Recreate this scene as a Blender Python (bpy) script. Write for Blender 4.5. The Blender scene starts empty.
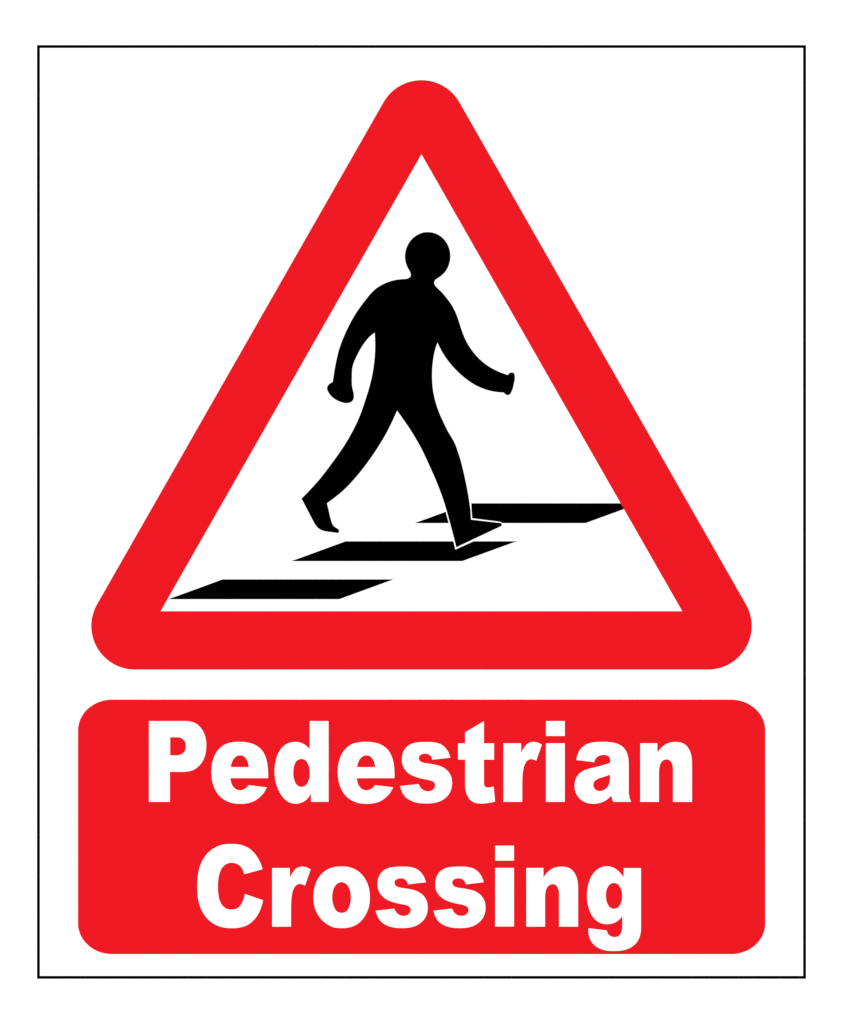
import bpy, math

# ------------------------------------------------------------------ camera
# The sign is measured in millimetres on its own face: x to the right, y down,
# (421.5, 512) is the centre of the view.  1 mm = 0.001 scene metres.
S = bpy.context.scene
CX, CY = 421.5, 512.0
DIST = 3.0
cam_d = bpy.data.cameras.new('camera')
cam_d.sensor_fit = 'VERTICAL'
cam_d.sensor_height = 24.0
cam_d.lens = 24.0 * DIST / 1.024
cam_d.clip_end = 100
cam = bpy.data.objects.new('camera', cam_d)
cam.location = (0, -DIST, 0)
cam.rotation_euler = (math.pi / 2, 0, 0)
S.collection.objects.link(cam)
S.camera = cam

# ------------------------------------------------------------------ light: even copy-stand light
w = bpy.data.worlds.new('World')
S.world = w
w.use_nodes = True
w.node_tree.nodes['Background'].inputs[0].default_value = (1, 1, 1, 1)
w.node_tree.nodes['Background'].inputs[1].default_value = 0.19
sun_d = bpy.data.lights.new('front_lamp', 'SUN')
sun_d.energy = 3.5
sun_d.angle = math.radians(0.5)
sun = bpy.data.objects.new('front_lamp', sun_d)
sun.location = (0, -DIST, 0.4)
sun.rotation_euler = (math.pi / 2, 0, 0)       # square on to the sign
S.collection.objects.link(sun)
S.view_settings.view_transform = 'Standard'
S.view_settings.look = 'None'
S.view_settings.exposure = 0
S.view_settings.gamma = 1
S.cycles.filter_width = 1.4
S.cycles.use_denoising = False

# ------------------------------------------------------------------ materials
def mat(name, col, var=0.0, scale=60.0):
    m = bpy.data.materials.new(name)
    m.use_nodes = True
    nt = m.node_tree
    b = nt.nodes['Principled BSDF']
    b.inputs['Roughness'].default_value = 0.9
    b.inputs['Specular IOR Level'].default_value = 0.0
    tc = nt.nodes.new('ShaderNodeTexCoord')
    nz = nt.nodes.new('ShaderNodeTexNoise')
    nz.inputs['Scale'].default_value = scale
    rp = nt.nodes.new('ShaderNodeValToRGB')
    rp.color_ramp.elements[0].position = 0.3
    rp.color_ramp.elements[1].position = 0.7
    rp.color_ramp.elements[0].color = tuple(c * (1 - var) for c in col) + (1,)
    rp.color_ramp.elements[1].color = tuple(c * (1 + var) for c in col) + (1,)
    nt.links.new(tc.outputs['Object'], nz.inputs['Vector'])
    nt.links.new(nz.outputs['Fac'], rp.inputs['Fac'])
    nt.links.new(rp.outputs['Color'], b.inputs['Base Color'])
    return m

K = 3.5 / math.pi + 0.19
RED = mat('red_vinyl', (0.862 / K, 0.0103 / K, 0.0168 / K), 0.003)
BLACK = mat('black_vinyl', (0.0002, 0.0002, 0.0002), 0.1)
WHITE = mat('white_vinyl', (0.80, 0.80, 0.80), 0.004)
BOARD = mat('white_board', (0.80, 0.80, 0.80), 0.004)
PAPER = mat('white_backdrop', (0.80, 0.80, 0.80), 0.004, 8.0)

# ------------------------------------------------------------------ outlines
# an outline is a list of (x, y) smooth points, (x, y, 'c') corners and
# (x, y, 't') points where a straight edge runs tangentially into a curve
def outline(pts, o=(0, 0), s=1.0, steps=10):
    P = [((p[0] / s + o[0]), (p[1] / s + o[1]), (p[2] if len(p) > 2 else '')) for p in pts]
    n = len(P)
    br = [i for i, p in enumerate(P) if p[2]]
    def herm(a, b, ma, mb):
        out = []
        for k in range(steps):
            t = k / steps
            h0 = 2*t**3 - 3*t**2 + 1; h1 = t**3 - 2*t**2 + t
            h2 = -2*t**3 + 3*t**2;    h3 = t**3 - t**2
            out.append((h0*a[0] + h1*ma[0] + h2*b[0] + h3*mb[0],
                        h0*a[1] + h1*ma[1] + h2*b[1] + h3*mb[1]))
        return out
    def d(a, b): return max(1e-6, math.hypot(b[0]-a[0], b[1]-a[1]))
    def tang(a, b, c):           # unit-speed tangent at b, non-uniform spline
        d1, d2 = d(a, b), d(b, c)
        return tuple(((b[i]-a[i]) / d1 * d2 + (c[i]-b[i]) / d2 * d1) / (d1 + d2) for i in (0, 1))
    out = []
    if not br:
        T = [tang(P[i-1], P[i], P[(i+1) % n]) for i in range(n)]
        for i in range(n):
            a, b = P[i], P[(i+1) % n]; L = d(a, b)
            out += herm(a, b, [v*L for v in T[i]], [v*L for v in T[(i+1) % n]])
        return out
    for q, i0 in enumerate(br):
        i1 = br[(q+1) % len(br)]
        if i1 <= i0: i1 += n
        run = [P[i % n] for i in range(i0, i1 + 1)]
        if len(run) == 2:
            out.append(run[0][:2]); continue
        T = [None] * len(run)
        for k in range(1, len(run)-1): T[k] = tang(run[k-1], run[k], run[k+1])
        def unit(a, b): L = d(a, b); return ((b[0]-a[0])/L, (b[1]-a[1])/L)
        if run[0][2] == 't': T[0] = unit(P[(i0-1) % n], run[0])
        else:
            u = unit(run[0], run[1]); T[0] = (1.5*u[0]-.5*T[1][0], 1.5*u[1]-.5*T[1][1])
        if run[-1][2] == 't': T[-1] = unit(run[-1], P[(i1+1) % n])
        else:
            u = unit(run[-2], run[-1]); T[-1] = (1.5*u[0]-.5*T[-2][0], 1.5*u[1]-.5*T[-2][1])
        for k in range(len(run)-1):
            a, b = run[k], run[k+1]; L = d(a, b)
            out += herm(a, b, [v*L for v in T[k]], [v*L for v in T[k+1]])
    return out

def grow(loop, g):
    """move an outline outward by g mm (inward when negative)"""
    L = []
    for p in loop:
        p = (p[0], p[1])
        if not L or math.hypot(p[0]-L[-1][0], p[1]-L[-1][1]) > 1e-4: L.append(p)
    if math.hypot(L[0][0]-L[-1][0], L[0][1]-L[-1][1]) < 1e-4: L.pop()
    n = len(L)
    area = sum(L[i][0]*L[(i+1) % n][1] - L[(i+1) % n][0]*L[i][1] for i in range(n))
    sg = 1 if area > 0 else -1
    out = []
    for i in range(n):
        a, b, c = L[i-1], L[i], L[(i+1) % n]
        l1 = math.hypot(b[0]-a[0], b[1]-a[1]); l2 = math.hypot(c[0]-b[0], c[1]-b[1])
        n1 = ((b[1]-a[1])/l1*sg, -(b[0]-a[0])/l1*sg); n2 = ((c[1]-b[1])/l2*sg, -(c[0]-b[0])/l2*sg)
        k = max(0.06, 1 + n1[0]*n2[0] + n1[1]*n2[1])
        out.append((b[0] + g*(n1[0]+n2[0])/k, b[1] + g*(n1[1]+n2[1])/k))
    return out

def arc(cx, cy, rx, ry, a0, a1, n=40):      # degrees, y down
    return [(cx + rx*math.cos(math.radians(a0 + (a1-a0)*k/n)),
             cy + ry*math.sin(math.radians(a0 + (a1-a0)*k/n))) for k in range(n+1)]

def rect(x0, y0, x1, y1): return [(x0, y0), (x1, y0), (x1, y1), (x0, y1)]

def plate_mesh(name, loops, z0, z1, material, centre=None):
    """flat cut-out with real thickness; z0..z1 = mm in front of the board face"""
    if centre is None:
        xs = [p[0] for l in loops for p in l]; ys = [p[1] for l in loops for p in l]
        centre = ((min(xs)+max(xs))/2, (min(ys)+max(ys))/2)
    cu = bpy.data.curves.new(name, 'CURVE')
    cu.dimensions = '2D'; cu.fill_mode = 'BOTH'
    cu.extrude = (z1 - z0) / 2000.0
    for l in loops:
        sp = cu.splines.new('POLY')
        sp.points.add(len(l) - 1)
        for i, p in enumerate(l):
            sp.points[i].co = ((p[0]-centre[0]) / 1000.0, -(p[1]-centre[1]) / 1000.0, 0, 1)
        sp.use_cyclic_u = True
    tmp = bpy.data.objects.new('tmp', cu)
    S.collection.objects.link(tmp)
    dg = bpy.context.evaluated_depsgraph_get()
    me = bpy.data.meshes.new_from_object(tmp.evaluated_get(dg))
    bpy.data.objects.remove(tmp); bpy.data.curves.remove(cu)
    zc = (z0 + z1) / 2000.0
    for v in me.vertices:                    # stand it upright, face towards -Y
        x, y, z = v.co
        v.co = (x, -z - zc, y)
    me.update()
    me.name = name
    me.materials.clear(); me.materials.append(material)
    return me, centre

def world_xy(c): return ((c[0]-CX) / 1000.0, 0.0, (CY-c[1]) / 1000.0)

def put(name, me, centre, parent, label=None):
    o = bpy.data.objects.new(name, me)
    S.collection.objects.link(o)
    o.parent = parent
    pw = (0.0, 0.0, 0.0)
    q = parent
    while q is not None:
        pw = tuple(pw[i] + q.location[i] for i in range(3)); q = q.parent
    wl = world_xy(centre)
    o.location = tuple(wl[i] - pw[i] for i in range(3))
    if label: o['label'] = label
    return o

def plate(name, loops, z0, z1, material, parent, label=None):
    me, c = plate_mesh(name, loops, z0, z1, material)
    return put(name, me, c, parent, label)

# ------------------------------------------------------------------ backdrop
bk = bpy.data.meshes.new('backdrop')
bk.from_pydata([(-3, .0042, -3), (3, .0042, -3), (3, .0042, 3), (-3, .0042, 3)], [], [(0, 1, 2, 3)])
bk.materials.append(PAPER)
bko = bpy.data.objects.new('backdrop', bk)
S.collection.objects.link(bko)
bko['kind'] = 'structure'

# ------------------------------------------------------------------ the sign
sign = bpy.data.objects.new('warning_sign', None)
S.collection.objects.link(sign)
sign.location = (0, 0, (CY - 978.8) / 1000.0)
sign['label'] = 'white rectangular sign with red triangle, black walking figure and the words Pedestrian Crossing'
sign['category'] = 'sign'

X0, Y0, X1, Y1, LW = 37.0, 45.1, 806.0, 978.8, 2.85
plate('board', [rect(X0, Y0, X1, Y1)], -4.0, 0.0, BOARD, sign)
plate('border_line', [rect(X0 + .01, Y0 + .01, X1 - .01, Y1 - .01), rect(X0+LW, Y0+LW, X1-LW, Y1-LW)],
      -0.1, 0.2, BLACK, sign)

# red warning triangle: three round corners, sharp white inner triangle
R = 43.6
A, B, C = (421.45, 123.9), (708.0, 625.9), (135.0, 625.9)
nx = math.degrees(math.atan2(286.5, 502))    # lean of the side edges
outer = arc(*A, R, R, -180+nx-0, -nx) + arc(*B, R, R, -nx, 90) + arc(*C, R, R, 90, 180+nx)
inner = [(421.45, 153.9), (682.5, 611.4), (160.3, 611.4)]
tri = plate('warning_triangle', [grow(outer, 0.12), grow(inner, -0.22)], -0.1, 0.6, RED, sign)

# three black slanted crossing stripes, the third running in under the red
for sx, sy in ((168.9, 599.1), (292.0, 561.0), (415.2, 523.0)):
    plate('crossing_stripe', [grow([(sx, sy), (sx+53.6, sy-19.6), (sx+224.1, sy-19.6), (sx+170.3, sy)], 0.14)],
          -0.1, 0.25, BLACK, tri)

# thin white keyline that parts the front leg from the stripes
plate('white_outline', [[(443, 500), (445.8, 512), (448.7, 523.1), (453.4, 541.5), (455.4, 549.5), (473.2, 541.4),
      (502.5, 527.5), (503.6, 525.5), (502.7, 523.1), (499.8, 521.7), (472.2, 518.3), (471.5, 510), (471.1, 499)]],
      -0.1, 0.35, WHITE, tri)

FIG = [
 (405.0,256.3),(405.7,262.0),(407.4,267.0),(409.7,271.2),(410.8,274.1),(410.3,276.9),(408.0,278.5),(402.5,279.2),(396.4,279.9),(388.8,281.9),(382.2,284.8),(376.5,288.3),(371.6,292.8),(366.0,299.5),
 (359.8,307.7),(353.7,317.0),(348.4,326.9),(343.5,337.6),(339.0,350.0),(335.8,363.6),
 (332.8,382.1,'c'),(330.1,383.5),(327.9,385.8),(327.1,388.6),(328.3,391.9),(331.3,396.1),(336.0,399.7),
 (341.4,402.1),(346.9,403.0),(351.1,402.0),(353.2,399.5),(353.8,395.9),(353.3,391.8),(352.4,388.2),
 (351.8,377.0),(352.6,366.6),(357.2,355.0),(360.5,348.8),(365.1,341.9),(370.1,336.2),
 (374.8,332.5,'c'),(375.1,352.0),(372.3,375.0),(365.5,399.8),(357.5,421.4),(346.9,441.4),(332.7,462.2),(318.3,480.8),(301.6,498.6,'c'),
 (313.6,521.6,'t'),(316.0,525.6),(319.4,528.9),(323.6,530.8),(328.0,531.6,'t'),(336.6,532.8,'t'),(338.4,532.7),(339.1,531.4),
 (338.8,529.8),(337.4,528.6),(334.6,526.9),(332.4,524.2),(331.0,520.4),(328.8,511.1),(326.9,503.3,'c'),
 (344.1,489.6),(358.4,474.1),(372.6,455.2),(385.5,434.6),
 (397.1,410.6,'c'),(411.2,431.0),(420.7,447.2),(429.6,465.9),(438.0,485.2),(445.0,505.0),(449.7,521.6),(454.1,538.2),(456.3,547.2,'c'),(500.0,526.6,'t'),(501.4,525.6),(501.7,524.2),(500.9,523.2),(499.0,522.9,'t'),
 (470.9,519.7,'c'),(470.5,511.6),(469.2,501.5),(467.1,489.0),(464.2,475.0),(460.9,461.6),(457.7,451.3),(454.9,443.6),(452.0,438.2),
 (447.9,431.4),(443.3,422.0),(439.2,412.8),(435.5,401.9),(432.8,388.8),(432.0,376.9),(432.7,362.7),(434.8,350.8),
 (437.4,342.4,'c'),(442.8,352.9),(448.8,361.7),(456.0,369.9),(465.0,378.0),(474.3,384.4),(483.9,388.8),(493.4,391.4),(503.8,392.5,'c'),(505.6,394.2),(507.6,395.1),(509.6,394.4),(511.9,390.6),(513.7,384.1),
 (514.7,376.9),(514.1,373.7),(511.9,372.5),(509.9,373.0),(508.0,375.1,'c'),(498.2,371.5),(488.6,366.4),(479.6,359.2),(472.3,350.9),(466.4,341.6),(462.4,332.4),(460.0,325.2),(458.0,318.9),
 (455.1,311.6),(451.2,304.4),(446.6,298.1),(441.9,292.6),
 (437.7,288.4),(435.0,285.5),(434.1,282.8),(435.0,280.3),(437.7,278.1),(441.3,275.6),(444.8,272.1),(447.7,267.6),(449.6,262.0),
 (450.3,256.0),(449.5,249.8),(447.0,243.6),(442.7,238.1),(437.2,234.4),(432.3,232.7),(427.7,232.2),(422.6,232.8),
 (417.1,235.2),(412.1,239.0),(408.2,244.4),(405.8,250.4)]
plate('walking_figure', [grow(outline(FIG, steps=10), 0.1)], -0.1, 0.5, BLACK, tri, 'black silhouette of a walking person')

# red caption panel with its white lettering
px0, py0, px1, py1, rx, ry = 78.1, 699.7, 765.1, 954.0, 34.0, 30.6
cap = plate('caption_panel', [grow(arc(px0+rx, py0+ry, rx, ry, 180, 270) + arc(px1-rx, py0+ry, rx, ry, 270, 360)
      + arc(px1-rx, py1-ry, rx, ry, 0, 90) + arc(px0+rx, py1-ry, rx, ry, 90, 180), 0.1)], -0.1, 0.3, RED, sign)

G = {}
G['P'] = ((140,715), 11.13, [
 [(98,65,'c'),(480,65,'t'),(560,70),(622,92),(675,138),(712,196),(733,262),(740,345),(732,425),(702,508),(655,570),(590,614),(530,630),(470,634,'t'),(335,634,'c'),(335,968,'c'),(98,968,'c')],
 [(335,246,'c'),(400,246,'t'),(455,254),(496,285),(512,345),(498,405),(460,438),(400,450,'t'),(335,450,'c')]])
G['e'] = ((205,735), 12.043, [
 [(762,521,'c'),(309,521,'c'),(315,565),(335,612),(370,648),(420,663),(465,654),(497,634),(525,601,'c'),(748,628,'c'),
  (702,705),(650,758),(590,798),(515,822),(420,830),(320,818),(240,785),(168,728),(115,645),(85,550),(75,450),(87,330),(128,222),(188,147),(262,102),(340,84),(420,80),(525,90),(610,120),(680,175),(730,260),(755,365),(762,450)],
 [(309,387,'c'),(320,335),(345,285),(380,254),(420,243),(463,252),(497,285),(520,335),(530,387,'c')]])
G['d'] = ((268,715), 11.13, [
 [(462,65,'c'),(676,65,'c'),(676,968,'c'),(478,968,'c'),(476,882,'c'),(440,932),(380,974),(300,988),(230,970),(165,915),(110,822),(80,725),(71,635),(80,530),(110,432),(155,362),(215,316),(300,297),(358,304),(410,328),(462,376,'c')],
 [(372,487),(418,502),(452,556),(466,640),(455,725),(420,783),(372,801),(325,783),(292,725),(280,640),(292,556),(325,503)]])
G['s'] = ((395,735), 12.97, [
 [(720,295,'c'),(482,322,'c'),(470,285),(440,255),(392,243),(345,252),(314,278),(312,308),(330,340),(370,357),(450,371),(530,385),(612,412),(682,462),(727,532),(742,610),(735,685),(705,760),(650,820),(572,865),(485,885),(400,889),(290,880),(200,850),(130,800),(88,735),(63,660,'c'),(308,633,'c'),(330,677),(368,712),(420,727),(478,716),(513,680),(519,648),(500,610),(460,591),(380,575),(290,552),(200,514),(132,455),(96,385),(88,315),(103,225),(145,158),(208,115),(295,93),(400,88),(500,92),(582,112),(650,160),(693,222)]])
G['t'] = ((452,715), 11.13, [
 [(357,65,'c'),(357,313,'c'),(470,313,'c'),(470,498,'c'),(357,498,'c'),(357,750,'t'),(362,785),(378,802),(400,805),(430,802),(465,793,'c'),(481,964,'c'),(400,980),(320,987),(252,976),(203,946),(168,895),(149,830),(144,750,'t'),(144,498,'c'),(66,498,'c'),(66,313,'c'),(144,313,'c'),(144,192,'c')]])
G['r'] = ((498,715), 11.13, [
 [(58,312,'c'),(258,312,'c'),(260,412,'c'),(290,360),(330,315),(385,297),(435,303),(490,330,'c'),(425,512,'c'),(395,497),(362,492),(320,515),(293,565),(278,635),(272,730),(271,800,'t'),(271,968,'c'),(58,968,'c')]])
G['i'] = ((498,715), 11.13, [
 [(532,65,'c'),(745,65,'c'),(745,235,'c'),(532,235,'c')], [(532,312,'c'),(745,312,'c'),(745,968,'c'),(532,968,'c')]])
G['a'] = ((570,735), 12.97, [
 [(78,325,'c'),(100,245),(143,172),(200,126),(270,99),(350,88),(440,86),(540,93),(622,114),(690,157),(735,222),(757,300),(763,380,'t'),(763,730,'t'),(768,785),(780,833),(796,869,'c'),(562,869,'c'),(546,833),(535,788,'c'),(480,838),(410,875),(310,893),(220,882),(140,840),(87,778),(62,712),(57,650),(68,580),(100,520),(150,475),(210,445),(300,421),(400,396),(462,378),(520,358,'c'),(517,312),(503,280),(470,263),(425,260),(375,271),(338,300),(314,355,'c')],
 [(520,512,'c'),(518,590),(502,650),(465,698),(420,722),(375,727),(330,711),(306,674),(300,640),(313,602),(350,572),(430,543)]])
G['n'] = ((635,735), 12.97, [
 [(65,104,'c'),(290,104,'c'),(292,220,'c'),(340,162),(398,117),(460,94),(525,88),(600,97),(660,130),(705,190),(732,270),(740,350),(741,410,'t'),(741,869,'c'),(490,869,'c'),(490,440,'t'),(482,385),(460,340),(432,321),(405,317),(370,328),(335,365),(318,420),(312,500,'t'),(312,869,'c'),(65,869,'c')]])
G['C'] = ((192,840), 11.13, [
 [(788,326,'c'),(582,381,'c'),(560,325),(525,281),(480,259),(432,254),(382,268),(337,310),(308,372),(294,440),(290,515),(294,600),(310,672),(345,733),(390,764),(440,771),(490,764),(535,730),(565,677),(588,598,'c'),(793,668,'c'),(772,748),(735,830),(680,900),(605,953),(525,976),(440,982),(340,972),(250,938),(170,875),(110,790),(75,692),(60,600),(57,510),(66,380),(97,265),(152,170),(230,97),(320,55),(440,42),(548,53),(637,92),(708,160),(755,237)]])
G['o'] = ((308,860), 12.043, [
 [(405,75),(500,85),(582,118),(652,176),(706,256),(738,350),(747,450),(735,558),(697,656),(640,735),(570,787),(490,814),(405,821),(312,812),(228,773),(157,712),(105,635),(73,545),(63,450),(75,338),(110,240),(163,167),(230,114),(312,84)],
 [(405,264),(455,282),(494,332),(514,395),(518,450),(510,525),(487,588),(453,625),(405,637),(357,625),(320,583),(298,520),(290,450),(297,380),(319,320),(355,280)]])
G['g'] = ((580,860), 10.786, [
 [(468,85,'c'),(659,85,'c'),(659,730,'t'),(652,800),(630,862),(588,915),(530,953),(460,975),(370,982),(290,978),(210,955),(150,915),(110,860),(92,800),(88,733,'c'),(290,757,'c'),(302,793),(330,819),(370,829),(410,820),(438,790),(452,745),(455,690,'t'),(455,608,'c'),(422,645),(365,680),(290,693),(220,680),(160,640),(113,572),(85,490),(73,400),(77,325),(97,230),(135,153),(190,97),(242,72),(295,65),(352,77),(405,108),(468,182,'c')],
 [(365,245),(408,260),(440,304),(456,385),(441,468),(410,512),(365,527),(322,511),(293,468),(278,385),(291,303),(322,260)]])

cache = {}
def letter(ch, dx=0.0, dy=0.0):
    if ch not in cache:
        o, s, loops = G[ch]
        cache[ch] = plate_mesh('letter', [grow(outline(l, o, s), -0.2 if (i == 0 or ch == 'i') else -0.05) for i, l in enumerate(loops)], 0.0, 0.55, WHITE)
    me, c = cache[ch]
    kind = 'capital' if ch.isupper() else 'small'
    return put('letter', me, (c[0]+dx, c[1]+dy), cap, 'white %s letter %s' % (kind, ch))

for ch, dx, dy in (('P',0,0),('e',0,0),('d',0,0),('e',126.35,0),('s',0,0),('t',0,0),('r',0,0),('i',0,0),('a',0,0),('n',0,0),
                   ('C',0,0),('r',-231.2,124.75),('o',0,0),('s',-24.35,124.6),('s',33.4,124.6),('i',-50.8,124.6),('n',-113.9,124.7),('g',0,0)):
    letter(ch, dx, dy)
